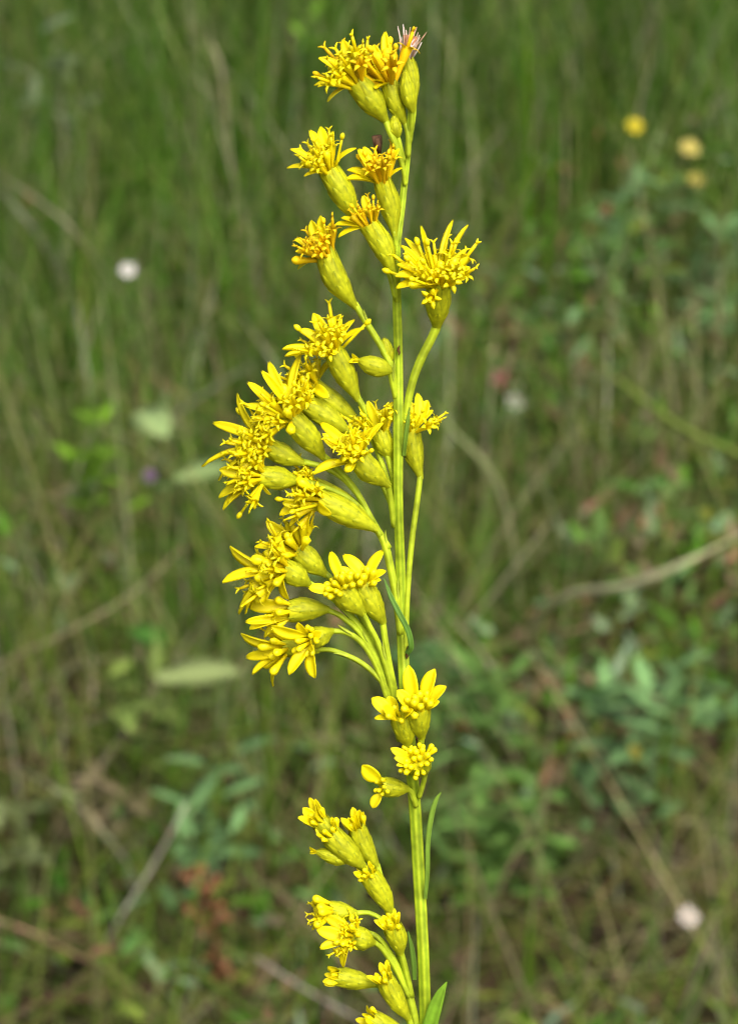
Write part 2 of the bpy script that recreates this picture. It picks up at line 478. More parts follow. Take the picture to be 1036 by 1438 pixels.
one_blade('grass_blade', [(440, 250, .18), (350, 380, .13), (270, 470, .07)], .005, (0.17, 0.20, 0.07), 'dull olive blade slanting behind the upper flowers', 'grass blade', GB)
one_blade('grass_blade', [(365, 505, .14), (300, 545, .125), (230, 600, .09)], .0055, (0.25, 0.26, 0.19), 'greyish pale blade leaning over the broad pale leaf', 'grass blade', GB)
one_blade('grass_blade', [(600, 475, .16), (720, 468, .15), (860, 458, .11)], .0042, (0.19, 0.23, 0.08), 'olive blade lying level behind the large single flower', 'grass blade', GB)
one_blade('grass_blade', [(78, 830, .14), (70, 920, .10), (55, 1000, .05)], .0055, (0.17, 0.31, 0.012), 'bright green upright blade beside the thick tan stalk', 'grass blade', GB)
one_blade('grass_blade', [(425, 985, .15), (350, 1025, .13), (240, 1045, .09)], .0045, (0.17, 0.22, 0.035), 'yellowish green blade lying level under the large flower cluster', 'grass blade', GB)
one_blade('grass_blade', [(370, 960, .17), (375, 1080, .12), (380, 1220, .05)], .005, (0.12, 0.23, 0.02), 'dark green upright blade behind the lower flower cluster', 'grass blade', GB)
one_blade('grass_blade', [(748, 1220, .14), (742, 1330, .10), (735, 1450, .05)], .005, (0.11, 0.24, 0.012), 'dark green upright blade beside the long olive-brown blade', 'grass blade', GB)
one_blade('grass_blade', [(598, 1330, .14), (592, 1400, .11), (588, 1480, .06)], .005, (0.12, 0.26, 0.015), 'green upright blade close behind the foot of the stem', 'grass blade', GB)

# leaf shape shared by the meadow plants: oval, folded along the midrib
def leaf_mesh(name, col, wide=0.4, droop=0.25):
    mb = MB()
    n = 7
    rows, cols = [], []
    for i in range(n + 1):
        s = i / n
        w = wide * 0.5 * (math.sin(math.pi * min(1, s * 0.96 + 0.03)) ** 0.8) + 0.012
        y = -droop * s * s
        rows.append([Vector((-w, y + w * 0.35, s)), Vector((-w * .5, y + w * .12, s)), Vector((0, y, s)), Vector((w * .5, y + w * .12, s)), Vector((w, y + w * 0.35, s)), Vector((0, y - 0.015, s))])
        cols.append([col, col, tuple(c * 1.25 for c in col), col, col, col])
    mb.grid(rows, cols, closed=True)
    return mb.mesh(name)

def aim(z, y):
    z = z.normalized()
    y = (y - z * y.dot(z))
    y = y.normalized() if y.length > 1e-6 else z.orthogonal().normalized()
    x = y.cross(z)
    return Matrix((x, y, z)).transposed().to_4x4()

def forb(px, py, z, h, n, ll, col, label, wide=0.42, spread=1.0, group='leafy sprigs in the meadow', cat='plant'):
    """a sprig: thin stem and leaves, each leaf a part; top seen at px, py"""
    top = low(px, py, z)
    base = Vector((top.x + random.uniform(-.01, .01), top.y + 0.02, -0.004))
    root = link('leafy_plant', None, None, None, base)
    tag(root, label, cat, group)
    path = smooth_path([base, base.lerp(top, .5) + Vector((random.uniform(-.006, .006), 0, 0)), top], 5)
    mb = MB(); mb.tube(path, [0.0011 - 0.0005 * i / (len(path) - 1) for i in range(len(path))], tuple(c * 0.9 for c in col), sides=6)
    link('stem', mb.mesh('stem', base), M_FORB, root)
    mes = [leaf_mesh('leaf', tuple(c * k for c in col), wide, d) for k, d in ((0.85, .2), (1.0, .35), (1.2, .1))]
    n, ll = int(n * 2.0), ll * .95
    for i in range(n):
        k = 1 - 0.75 * (i / max(1, n - 1)) * h
        p = path[min(len(path) - 1, int(k * (len(path) - 1)))] + Vector((random.uniform(-1, 1), random.uniform(-1, 1), random.uniform(-.6, .6))) * ll * .9
        a = i * 2.39996 + random.uniform(-.4, .4)
        zd = Vector((math.cos(a) * spread, math.sin(a) * spread, random.uniform(0.1, 0.9)))
        M = Matrix.Translation(p - base) @ aim(zd, Vector((0, 0, 1))) @ Matrix.Scale(ll * random.uniform(.65, 1.15), 4)
        o = link('leaf', random.choice(mes), M_FORB, root)
        o.matrix_basis = M

BLUE = (0.13, 0.24, 0.095); MID = (0.10, 0.19, 0.05); BRI = (0.13, 0.25, 0.02)
forb(885, 268, .13, .7, 16, .021, BLUE, 'bluish green sprig under the small clear yellow flower')
forb(1010, 300, .12, .7, 18, .021, BLUE, 'bluish green sprig under the paler yellow flowers')
forb(945, 235, .12, .6, 12, .018, MID, 'fresh green sprig between the small yellow flowers')
forb(855, 310, .09, .6, 12, .018, BLUE, 'small bluish sprig beside the broad dark green blade')
forb(1000, 420, .09, .7, 14, .019, BLUE, 'bluish sprig above the yellow-green slanting blade')
forb(900, 970, .12, .7, 18, .022, BLUE, 'bluish green sprig around the bright green upright blade')
forb(985, 940, .10, .7, 14, .020, BLUE, 'bluish green sprig beneath the broad pale arching blade')
forb(690, 945, .10, .7, 16, .022, (0.11, 0.21, 0.05), 'grey-green sprig behind the twin heads on the stem')
forb(720, 1120, .09, .8, 18, .022, (0.11, 0.21, 0.05), 'wide grey-green sprig beside the lower stem')
forb(630, 1100, .10, .7, 12, .018, (0.12, 0.22, 0.06), 'small grey-green sprig close behind the narrow stem leaf')
forb(600, 905, .08, .7, 10, .02, (0.09, 0.18, 0.06), 'green sprig behind the middle of the stem')
forb(295, 1095, .12, .7, 14, .020, BLUE, 'bluish sprig above the rusty seed head')
forb(128, 575, .15, .5, 9, .020, BRI, 'bright green sprig beside the broad pale leaf', wide=.5)
forb(415, 20, .17, .6, 12, .022, (0.10, 0.20, 0.02), 'bright green sprig behind the topmost flowers')
forb(80, 55, .16, .7, 16, .024, (0.17, 0.23, 0.14), 'pale grey-green sprig deep in the grass')
forb(60, 700, .08, .8, 12, .018, (0.20, 0.17, 0.09), 'olive-tan sprig beside the tall bright blade')
forb(200, 965, .10, .6, 10, .022, (0.14, 0.20, 0.05), 'yellow-green sprig below the oval pale leaf')
forb(140, 1090, .07, .8, 14, .018, (0.22, 0.18, 0.11), 'tan and olive sprig above the grey slanting stalk')
forb(30, 1150, .07, .8, 10, .018, (0.15, 0.18, 0.08), 'olive sprig near the reddish fallen stalk')

# broad single leaves on their own stalks
def broad_leaf(px, py, z, yaw, ll, wide, col, label):
    p = low(px, py, z)
    base = Vector((p.x - math.cos(yaw) * .01, p.y + .02, -0.004))
    root = link('broad_leaf', None, None, None, base)
    tag(root, label, 'leaf', 'broad pale leaves in the meadow')
    zd = Vector((math.cos(yaw), math.sin(yaw) * 1.0, 0.15))
    st = p - zd.normalized() * ll * .5
    mb = MB(); mb.tube(smooth_path([base, base.lerp(st, .6) + Vector((0, .006, .01)), st], 5), [.0008] * 11, (0.12, .17, .06), sides=6)
    link('leaf_stalk', mb.mesh('leaf_stalk', base), M_FORB, root)
    o = link('blade', leaf_mesh('blade', col, wide, .2), M_FORB, root)
    o.matrix_basis = Matrix.Translation(st - base) @ aim(zd, Vector((0, -0.5, 1))) @ Matrix.Scale(ll, 4)
broad_leaf(212, 590, .14, 2.2, .034, .6, (0.24, 0.33, 0.14), 'broad pale green leaf beside the bright green sprig')
broad_leaf(277, 943, .12, 0.1, .040, .36, (0.20, 0.25, 0.10), 'oval pale green leaf lying level above the bluish sprig')
broad_leaf(285, 660, .12, 0.4, .032, .40, (0.20, 0.28, 0.11), 'pale green leaf just behind the leftmost flower heads'.replace('leftmost ', 'drooping '))
broad_leaf(170, 935, .10, 1.0, .018, .5, (0.22, 0.30, 0.07), 'small yellow-green leaf near the oval pale leaf')
broad_leaf(205, 890, .09, 2.6, .024, .5, (0.06, 0.17, 0.03), 'dark green leaf under the thick tan stalk')

# small far flowers: ring of petals on a thin stem
def small_flower(px, py, z, rad, npet, pc, cc, label, name='small_flower', cat='flower', group='small out of focus flowers'):
    p = low(px, py, z)
    base = Vector((p.x + random.uniform(-.008, .008), p.y + .025, -0.004))
    root = link(name, None, None, None, base)
    tag(root, label, cat, group)
    mb = MB(); mb.tube(smooth_path([base, base.lerp(p, .6) + Vector((.004, .004, .0)), p], 5), [.0007] * 11, (0.10, .16, .05), sides=6)
    link('stem', mb.mesh('stem', base), M_FORB, root)
    mb = MB()
    mb.tube([Vector((0, 0, -.3 * rad)), Vector((0, 0, 0)), Vector((0, 0, .16 * rad)), Vector((0, 0, .3 * rad))], [.12 * rad, .36 * rad, .34 * rad, .1 * rad], cc, sides=10)
    up = Vector((0.1, -0.55, 0.8)).normalized()
    M0 = Matrix.Translation(p - base) @ aim(up, Vector((1, 0, 0)))
    o = link('flower_centre', mb.mesh('flower_centre'), M_PETAL, root); o.matrix_basis = M0
    me = leaf_mesh('petal', pc, .62, .12)
    for i in range(npet):
        a = 2 * math.pi * i / npet
        zd = Vector((math.cos(a), math.sin(a), .25))
        q = link('petal', me, M_PETAL, root)
        q.matrix_basis = M0 @ Matrix.Translation(Vector((math.cos(a), math.sin(a), 0)) * .2 * rad) @ aim(zd, Vector((0, 0, 1))) @ Matrix.Scale(rad * random.uniform(.75, .95), 4)
small_flower(180, 380, .15, .0050, 8, (.72, .72, .70), (.55, .55, .42), 'small white flower glowing in the green grass')
small_flower(966, 1288, .12, .0046, 8, (.62, .58, .52), (.45, .4, .3), 'white button flower low in the dark grass')
small_flower(891, 178, .16, .0058, 7, (.66, .60, .04), (.6, .48, .02), 'small clear yellow flower standing over the bluish sprigs')
small_flower(968, 208, .15, .0066, 8, (.64, .58, .18), (.6, .5, .09), 'paler yellow flower, larger one of its pair')
small_flower(976, 252, .14, .0052, 6, (.46, .42, .10), (.42, .34, .05), 'dull yellow flower, smaller one of its pair')
small_flower(992, 722, .09, .0036, 6, (.24, .30, .03), (.26, .27, .03), 'dim greenish yellow flower above the broad pale arching blade')
small_flower(890, 1055, .10, .0034, 6, (.36, .30, .02), (.3, .22, .01), 'dull gold flower by the bright green upright blade')
small_flower(211, 668, .12, .0040, 6, (.20, .12, .25), (.16, .08, .16), 'small dull purple flower below the broad pale leaf')
small_flower(702, 533, .09, .0070, 5, (.28, .13, .11), (.24, .10, .07), 'faded pink flower in the leafy brown patch')
small_flower(652, 1016, .08, .0040, 5, (.34, .09, .05), (.2, .06, .03), 'tiny rust red flower in the dark gap by the stem')
small_flower(722, 565, .09, .0055, 6, (.42, .45, .36), (.3, .33, .2), 'pale grey-green flower under the faded pink one')

def seed_head():
    top, bot = low(275, 1215, .14), low(308, 1375, .06)
    base = Vector((bot.x + .004, bot.y + .012, -0.004))
    root = link('seed_head', None, None, None, base)
    tag(root, 'rusty red-brown dried seed head standing in the grass', 'seed head')
    path = smooth_path([base, bot, bot.lerp(top, .5) + Vector((.002, 0, 0)), top], 6)
    mb = MB(); mb.tube(path, [.0011] * len(path), (.16, .07, .03), sides=6)
    link('stalk', mb.mesh('stalk', base), M_LITTER, root)
    mes = []
    for c in ((.20, .085, .045), (.15, .06, .03), (.26, .14, .08)):
        mb = MB(); mb.tube([Vector((0, 0, k)) for k in (0, .25, .6, .85, 1)], [.1, .36, .42, .25, .04], c, sides=7)
        mes.append(mb.mesh('seed_husk'))
    for t, nn, sp in ((.97, 9, .0055), (.90, 8, .007), (.78, 12, .0085), (.70, 6, .007), (.36, 8, .006), (.46, 4, .004)):
        p0 = path[int(t * (len(path) - 1))]
        for i in range(nn):
            a = random.uniform(0, 6.283)
            d = Vector((math.cos(a), math.sin(a), random.uniform(-.3, .9))).normalized()
            o = link('seed_husk', random.choice(mes), M_LITTER, root)
            o.matrix_basis = Matrix.Translation(p0 - base + d * random.uniform(.1, .9) * sp) @ aim(d, Vector((0, 0, 1))) @ Matrix.Scale(random.uniform(.0024, .0042), 4)
seed_head()

# ================================================================== the goldenrod
# ---- pieces shared by many heads (millimetres, scaled on placing)
YEL = (0.84, 0.765, 0.004); YEL2 = (0.80, 0.67, 0.003); ORG = (0.52, 0.24, 0.01); HGR = (0.33, 0.385, 0.009); HYE = (0.54, 0.54, 0.007); DGR = (0.16, 0.22, 0.008)

def petal_mesh(wide, bend, cup, notch):
    """unit length along Z, inner face towards +Y, narrow claw, oval blade, a real (thin) thickness"""
    mb = MB()
    n, m = 10, 5
    top, bot, ct, cb = [], [], [], []
    for i in range(n + 1):
        s = i / n
        if s < .22:
            w = .055 + .06 * (s / .22)
        else:
            q = (s - .22) / .78
            w = .115 + (wide - .115) * math.sin(math.pi * min(q * 1.02, 1.0)) ** .75 if q < .55 else max(.02, wide * math.sqrt(max(0, 1 - ((q - .5) / .5) ** 2)) )
            w = max(w, 0.03)
        yb = -bend * s * s + .05 * math.sin(math.pi * s)
        rt, rb, k1, k2 = [], [], [], []
        for j in range(m + 1):
            u = -1 + 2 * j / m
            y = yb + cup * w * (u * u) * 1.2 - .012 * math.cos(u * math.pi * 2) * (s > .2)
            z = s - (notch * abs(math.cos(u * math.pi * 1.5)) * .05 if i == n else 0)
            th = .030 * (1 - u * u * .6)
            rt.append(Vector((u * w, y + th * .5, z))); rb.append(Vector((u * w, y - th * .5, z)))
            g = max(0, 1 - s / .3)
            e = abs(u) ** 3 * .10
            c = tuple(YEL[x] * (1 - .35 * g) * (1 + e) + (HGR[x] * .35 * g) for x in range(3))
            k1.append(c); k2.append(tuple(v * .93 for v in c))
        top.append(rt + rb[::-1]); ct.append(k1 + k2[::-1])
    mb.grid(top, ct, closed=True)
    q = len(top[0]); e = n * q
    mb.f.append(tuple(e + j for j in range(q)))
    return mb.mesh('petal')
PETALS = [petal_mesh(.19, .10, .35, 1), petal_mesh(.22, .22, .30, 0), petal_mesh(.17, -.06, .5, 1), petal_mesh(.20, .36, .25, 1), petal_mesh(.24, .05, .45, 0)]
PETALS_BROAD = [petal_mesh(.26, .08, .4, 0), petal_mesh(.29, .15, .35, 0)]

def floret_mesh(kind):
    """along Z, millimetres; about 3 long"""
    mb = MB()
    if kind == 'bud':
        zs = [0, 1.2, 1.8, 2.3, 2.7, 3.0, 3.12]; rs = [.14, .20, .27, .36, .38, .25, .06]
        mb.tube([Vector((.05 * math.sin(z), 0, z)) for z in zs], rs, [YEL2] * 2 + [YEL] * 5, sides=10, ridges=5, rid=.10)
    elif kind in ('open', 'open2'):
        L = 2.5 if kind == 'open' else 2.8
        zs = [0, L * .45, L * .7, L * .9, L]; rs = [.13, .17, .27, .33, .35]
        mb.tube([Vector((0, .05 * z * z / 6, z)) for z in zs], rs, [YEL2] * 3 + [YEL] * 2, sides=10, ridges=5, rid=.08, cap=False)
        for k in range(5):
            a = 2 * math.pi * k / 5 + .3
            er = Vector((math.cos(a), math.sin(a), 0)); et = Vector((-math.sin(a), math.cos(a), 0)); oz = Vector((0, .05 * L * L / 6, 0))
            rows = []
            rec = random.uniform(.5, 1.1)
            for s, w in ((0, .19), (.35, .20), (.7, .13), (1, .015)):
                c = oz + er * (.32 + .55 * s * rec ** .3) + Vector((0, 0, L - .05 + .42 * s - .55 * s * s * rec))
                rows.append([c - et * w, c + Vector((0, 0, .035)), c + et * w, c - Vector((0, 0, .035))])
            mb.grid(rows, [[YEL] * 4] * 4, closed=True)
        # style and anther column
        h = L + (.75 if kind == 'open' else 1.15)
        mb.tube([oz + Vector((0, 0, z)) for z in (L * .8, h * .9, h)], [.12, .13, .10], YEL2, sides=6)
        for sgn in (-1, 1):
            mb.tube([oz + Vector((0, 0, h - .02)), oz + Vector((sgn * .14, 0, h + .22)), oz + Vector((sgn * .34, .03, h + .38))], [.08, .085, .03], YEL, sides=5)
    elif kind == 'style':
        mb.tube([Vector((.03 * z * z / 4, 0, z)) for z in (0, 1.4, 2.6, 3.3)], [.12, .12, .10, .11], YEL, sides=6)
        mb.tube([Vector((.0825, 0, 3.25)), Vector((.10, 0, 3.5)), Vector((.12, 0, 3.75)), Vector((.12, 0, 3.95))], [.11, .20, .19, .05], YEL, sides=7)
    return mb
FLO = {k: [floret_mesh(k) for _ in range(2)] for k in ('bud', 'open', 'open2', 'style')}
FLO_ME = {}
def floret_shared(kind, i, mt):
    key = (kind, i, mt.name)
    if key not in FLO_ME:
        me = FLO[kind][i].mesh('floret')
        me.materials.append(mt)
        FLO_ME[key] = me
    return FLO_ME[key]

# ---- root of the plant
STEM = [(598, 1460, 17.5), (594, 1340, 17.5), (588, 1230, 18), (582, 1130, 18), (576, 1060, 18.5), (570, 990, 18), (565, 900, 16.5), (562, 800, 14.5), (559, 700, 13.5), (559, 600, 15), (559, 500, 13), (557, 420, 12.5), (557, 350, 11), (564, 290, 10), (570, 235, 9.5), (574, 190, 9), (577, 150, 7.5), (579, 128, 6)]
foot = at(598, 1460)
BASE = Vector((0.012, foot.y - 0.085, -0.006))
plant = link('goldenrod', None, None, None, BASE)
tag(plant, 'tall goldenrod stalk with many small bright yellow flower heads, in sharp focus', 'flower')

mm = 0.001
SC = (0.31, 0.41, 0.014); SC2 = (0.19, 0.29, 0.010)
def px_r(w):
    return w / 2 / PXMM * mm
fd = (foot - at(594, 1340)).normalized()
below = [foot + fd * k for k in (.010, .022, .040, .066, .105)]
q_ = below[-1]
low_part = [Vector((BASE.x + (q_.x - BASE.x) * k, BASE.y + (q_.y - BASE.y) * k ** 1.8, BASE.z + (q_.z - BASE.z) * k)) for k in (0, .25, .5, .7, .85)]
spts = low_part + below[::-1] + [at(x, y, 0.6 * math.sin(i * 1.7)) for i, (x, y, w) in enumerate(STEM)]
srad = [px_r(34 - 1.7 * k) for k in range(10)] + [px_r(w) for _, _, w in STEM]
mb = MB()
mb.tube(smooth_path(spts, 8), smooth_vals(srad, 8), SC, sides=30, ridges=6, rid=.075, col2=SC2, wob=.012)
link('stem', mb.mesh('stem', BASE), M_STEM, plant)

def stalk(pts, name='pedicel', bracts=None, col=(0.33, 0.43, 0.016)):
    """pts: (px, py, w_mm, width_px)"""
    P = [at(x, y, w) for x, y, w, _ in pts]
    path = smooth_path(P, 6); rad = smooth_vals([px_r(q[3]) for q in pts], 6)
    mb = MB()
    mb.tube(path, rad, col, sides=15, ridges=5, rid=.06, col2=tuple(c * .78 for c in col), wob=.02)
    if bracts is None:
        bracts = 1 if random.random() < .4 else 0
    for b in range(bracts):
        k = random.uniform(.25, .85)
        i = min(len(path) - 2, max(1, int(k * (len(path) - 1))))
        p = path[i]; t = (path[i - 1] - path[i + 1]).normalized() if pts[0][1] < pts[-1][1] else (path[i + 1] - path[i - 1]).normalized()
        o = Vector((random.choice((-1, 1)) * .8, -.5, .3)); o = (o - t * o.dot(t)).normalized(); s = t.cross(o)
        rows = []
        L = random.uniform(1.2, 2.2) * mm
        for q, w in ((0, .16), (.4, .2), (.75, .13), (1, .01)):
            c = p + o * (rad[i] - .03 * mm + .30 * q * q * mm) + t * (q * L)
            rows.append([c - s * w * mm, c + o * .05 * mm, c + s * w * mm, c - o * .04 * mm])
        mb.grid(rows, [[(0.30, 0.38, 0.03)] * 4] * 4, closed=True)
    o_ = link(name, mb.mesh(name, BASE), M_STEM, plant)
    return o_

NFLORET = [0]
def head(base, rim, width=43, st='open', fc=None, wb=0.0, tow=0.0, rays=None, nr=6, spread=75, nf=11, flen=1.0, rlen=2.6, splay=38, aged=0.0, kinds=None, wr=None, broad=False, single=True, ftow=None, label=None):
    """base, rim: pixels of the foot and of the mouth of the head; wb: mm towards the camera at the foot; tow: mm the mouth is nearer than the foot;
    fc: pixel towards which the florets point; rays: pixels of ray tips (x, y, mm nearer than the mouth)"""
    b = at(base[0], base[1], wb); r = at(rim[0], rim[1], wb + tow)
    b = b - (r - b) * .07
    ax = (r - b); L = ax.length; ax.normalize()
    e1 = ax.orthogonal().normalized(); e2 = ax.cross(e1)
    Rm = px_r(width) * .79
    nf = int(nf * 1.3)
    prof = [(0, .22), (.08, .30), (.20, .50), (.34, .76), (.48, .95), (.60, 1.0), (.78, .95), (1.0, .86)]
    if st == 'bud':
        prof = [(0, .25), (.05, .38), (.16, .72), (.32, .97), (.5, 1.0), (.7, .84), (.88, .52), (1.0, .16)]
    if st == 'half':
        prof = [(0, .24), (.10, .36), (.25, .60), (.42, .84), (.60, .97), (.80, 1.0), (1.0, .93)]
    ph0 = random.uniform(0, 6.28)
    def rad(s):
        for i in range(len(prof) - 1):
            if s <= prof[i + 1][0]:
                k = (s - prof[i][0]) / (prof[i + 1][0] - prof[i][0])
                k = k * k * (3 - 2 * k) * .5 + k * .5
                return Rm * (prof[i][1] + (prof[i + 1][1] - prof[i][1]) * k)
        return Rm * prof[-1][1]
    curve = Vector((random.uniform(-.06, .06), random.uniform(-.05, .05), 0)) * L
    def pt(s, a, off=0.0):
        c = b + ax * (L * s) + curve * math.sin(math.pi * s)
        return c + (e1 * math.cos(a) + e2 * math.sin(a)) * (rad(min(s, 1.0)) + off)
    mb = MB()
    rows, cols = [], []
    for i in range(13):
        s = i / 12 * .97
        rows.append([pt(s, 2 * math.pi * j / 18, -.05 * mm) for j in range(18)])
        k = s
        cols.append([tuple(HGR[x] * (1 - k) + HYE[x] * k for x in range(3))] * 18)
    mb.grid(rows, cols, closed=True)
    o_ = len(mb.v)
    mb.add([pt(.97, 2 * math.pi * j / 18, -.05 * mm) for j in range(18)] + [b + ax * L * .93], [(j, (j + 1) % 18, 18) for j in range(18)], HYE)
    # overlapping bracts in four turns, the outer ones shorter and greener
    for row, (s0, s1, nn, off) in enumerate(((.0, .46, 6, .12), (.06, .72, 7, .10), (.16, .93, 7, .07), (.34, 1.03, 8, .04))):
        for k in range(nn):
            a0 = ph0 + 2 * math.pi * (k + .5 * (row % 2)) / nn + random.uniform(-.12, .12)
            ss1 = s1 * random.uniform(.93, 1.04)
            hw = math.pi / nn * 1.08
            rr, cc = [], []
            for q, wq in ((0, .75), (.25, .95), (.5, 1.0), (.75, .78), (.92, .42), (1.0, .06)):
                s = s0 + (ss1 - s0) * q
                lift = off * mm * (.3 + .7 * q)
                row_, rc = [], []
                for u in (-1, -.5, 0, .5, 1):
                    row_.append(pt(s, a0 + u * hw * wq, lift * (1 - .55 * u * u) + .02 * mm))
                    mid = max(0, 1 - abs(u) * 2) * (.22 + .25 * max(0, q - .35))
                    c = tuple((HGR[x] * (1 - q * .55) + HYE[x] * q * .55) * (1 - mid) + DGR[x] * mid for x in range(3))
                    if q == 1.0 or (q > .9 and u == 0):
                        c = tuple(DGR[x] * .6 + HGR[x] * .4 for x in range(3))
                    rc.append(c)
                rr.append(row_); cc.append(rc)
            mb.grid(rr, cc)
    ho = link('flower_head', mb.mesh('flower_head', b), M_BRACT, plant, b - BASE)
    if label: ho['label'] = label
    fax = ax
    if fc is not None:
        fpt = at(fc[0], fc[1], wb + tow + (ftow if ftow is not None else .6))
        fax = ((fpt - r).normalized() * .75 + ax * .25).normalized()
    f1 = fax.orthogonal().normalized(); f2 = fax.cross(f1)
    mt = M_AGED if aged > .5 else M_FLORET
    Rr = rad(1.0)
    # disc florets
    if nf:
        joined = MB()
        for i in range(nf):
            rho = math.sqrt((i + .5) / nf); a = i * 2.39996 + ph0
            er = f1 * math.cos(a) + f2 * math.sin(a)
            th = R(splay) * rho * random.uniform(.7, 1.3)
            d = (fax * math.cos(th) + er * math.sin(th)).normalized()
            d = (d + Vector((random.uniform(-.1, .1), random.uniform(-.1, .1), random.uniform(-.1, .1)))).normalized()
            p0 = r + (e1 * math.cos(a) + e2 * math.sin(a)) * rho * Rr * .72 - ax * .55 * mm
            ks = kinds or ['open', 'open2', 'open', 'bud', 'style', 'open2']
            kd = random.choice(ks)
            sc = flen * random.uniform(.85, 1.15) * mm * (.92 if kd == 'bud' else 1.0)
            m_ = mt if random.random() > .25 else (M_AGED if aged > .2 else M_FLORET)
            fat = 1.45 if (st == 'half' and kd == 'bud') else 1.15
            M = Matrix.Translation(p0 - b) @ aim(d, er) @ Matrix.Diagonal((sc * fat, sc * fat, sc, 1))
            vi = random.randrange(2)
            if single and NFLORET[0] < 290:
                NFLORET[0] += 1
                fo = link('floret', floret_shared(kd, vi, m_), m_, ho); fo.matrix_basis = M
            else:
                src = FLO[kd][vi]
                joined.add([M @ Vector(v) for v in src.v], src.f, src.c)
        if joined.v:
            jo = link('floret_tuft', joined.mesh('floret_tuft'), mt, ho); jo['kind'] = 'stuff'
    # ray florets
    def ray_to(p0, tip, wide=1.0):
        wide = wide * .74 if broad else wide
        zd = tip - p0
        bd = (PETALS_BROAD if broad else PETALS)
        me = random.choice(bd)
        ln = zd.length
        nrm = fax + Vector((0, -.25, .1)) * .4
        wid = min(1.25, max(.38, 2.75 * mm / ln)) * (.05 + .85 * wide)
        po = link('petal', me, M_PETAL, ho)
        po.matrix_basis = Matrix.Translation(p0 - b) @ aim(zd, nrm) @ Matrix.Diagonal((ln * wid, ln, ln, 1))
    if rays:
        for q in rays:
            tip = at(q[0], q[1], wb + tow + (q[2] if len(q) > 2 else .5))
            out = tip - r; out = (out - ax * out.dot(ax))
            p0 = r + (out.normalized() * Rr * .6 if out.length > 1e-9 else Vector()) - ax * .3 * mm
            ray_to(p0, tip, q[3] if len(q) > 3 else 1.0)
    for i in range(nr):
        a = 2 * math.pi * (i + random.uniform(-.25, .25)) / max(nr, 1) + ph0
        er = f1 * math.cos(a) + f2 * math.sin(a)
        th = R(spread) * random.uniform(.75, 1.2) * (.5 if st == 'half' else 1)
        d = fax * math.cos(th) + er * math.sin(th)
        p0 = r + (e1 * math.cos(a) + e2 * math.sin(a)) * Rr * (.84 if st == 'half' else .7) - ax * .3 * mm
        ray_to(p0, p0 + d * rlen * random.uniform(.85, 1.15) * mm, .85 if st == 'half' else 1.0)
    return ho

# ---- heads, from the tip of the stalk down (pixels of the photograph -> places on the stalk)
BK = ['bud', 'bud', 'bud', 'open']
OP = ['open', 'open2', 'open', 'open2', 'style']
# tip
head((581, 140), (571, 84), 28, 'half', (572, 60), wb=-1.2, tow=-.6, nr=0, nf=0, label='withered head with pinkish white seed fluff')
head((579, 154), (568, 99), 24, 'bud', wb=1.2, tow=.5, nr=0, nf=0, label='closed green bud')
head((568, 172), (545, 112), 32, 'open', (533, 80), wb=.2, tow=.2, rays=[(516, 70), (524, 62, -.4), (538, 44, -.6), (512, 110, .6), (524, 112, .9)], nr=1, nf=11, flen=1.1, splay=36, aged=.6)
head((540, 168), (499, 113), 44, 'open', (482, 86), wb=.9, tow=.6, rays=[(449, 80), (448, 104), (449, 112, .8), (458, 129, .9), (478, 57, -.4), (512, 66, -.6)], nr=1, nf=13, flen=1.05, splay=46, aged=.4)
head((558, 192), (553, 162), 20, 'bud', wb=.8, nr=0, nf=0, label='small closed green bud')
head((553, 326), (536, 252), 36, 'open', (530, 222), wb=.9, tow=.3, rays=[(486, 250), (488, 237, -.6), (506, 208, .2, 1.3), (552, 208, .3), (512, 205, -.3), (556, 232, .5)], nr=0, nf=9, flen=.9, splay=30, aged=.75)
head((497, 306), (459, 236), 42, 'open', (450, 210), wb=.8, tow=.6, rays=[(411, 206), (411, 222), (430, 238, 1.0), (488, 202), (478, 226, .8), (436, 182, -.4), (448, 178, -.6), (470, 184, -.4)], nr=0, nf=9, flen=.9, splay=36)
head((550, 380), (516, 312), 38, 'open', (508, 290), wb=1.4, tow=.4, rays=[(470, 318, .4), (474, 330, .6), (478, 308), (531, 290), (510, 274, -.4)], nr=0, nf=9, flen=.78, splay=30, aged=.6)
head((498, 428), (456, 354), 42, 'open', (438, 334), wb=.6, tow=.5, rays=[(412, 338), (416, 350, .6), (436, 310, -.5), (444, 306, -.3), (462, 312, -.3)], nr=1, nf=11, flen=.85, splay=44, aged=.75)
head((613, 460), (616, 394), 44, 'open', (604, 352), wb=.5, tow=1.8, ftow=1.6, rays=[(555, 374, 1.0, 1.1), (557, 400, 1.6, 1.25), (602, 402, 2.4, 1.3), (662, 378, 1.2, 1.25), (654, 394, 1.6, 1.1), (556, 386, 1.5, 1.1), (640, 372, 2.0, 1.0), (590, 316, -.5, .6), (624, 310, -.5, .6), (652, 314, -.4, .5), (560, 346, -.3, .7), (648, 346, .2, .6), (574, 332, -.5, .6)], nr=0, nf=20, flen=1.05, splay=58, label='large fully open head on its own stalk')
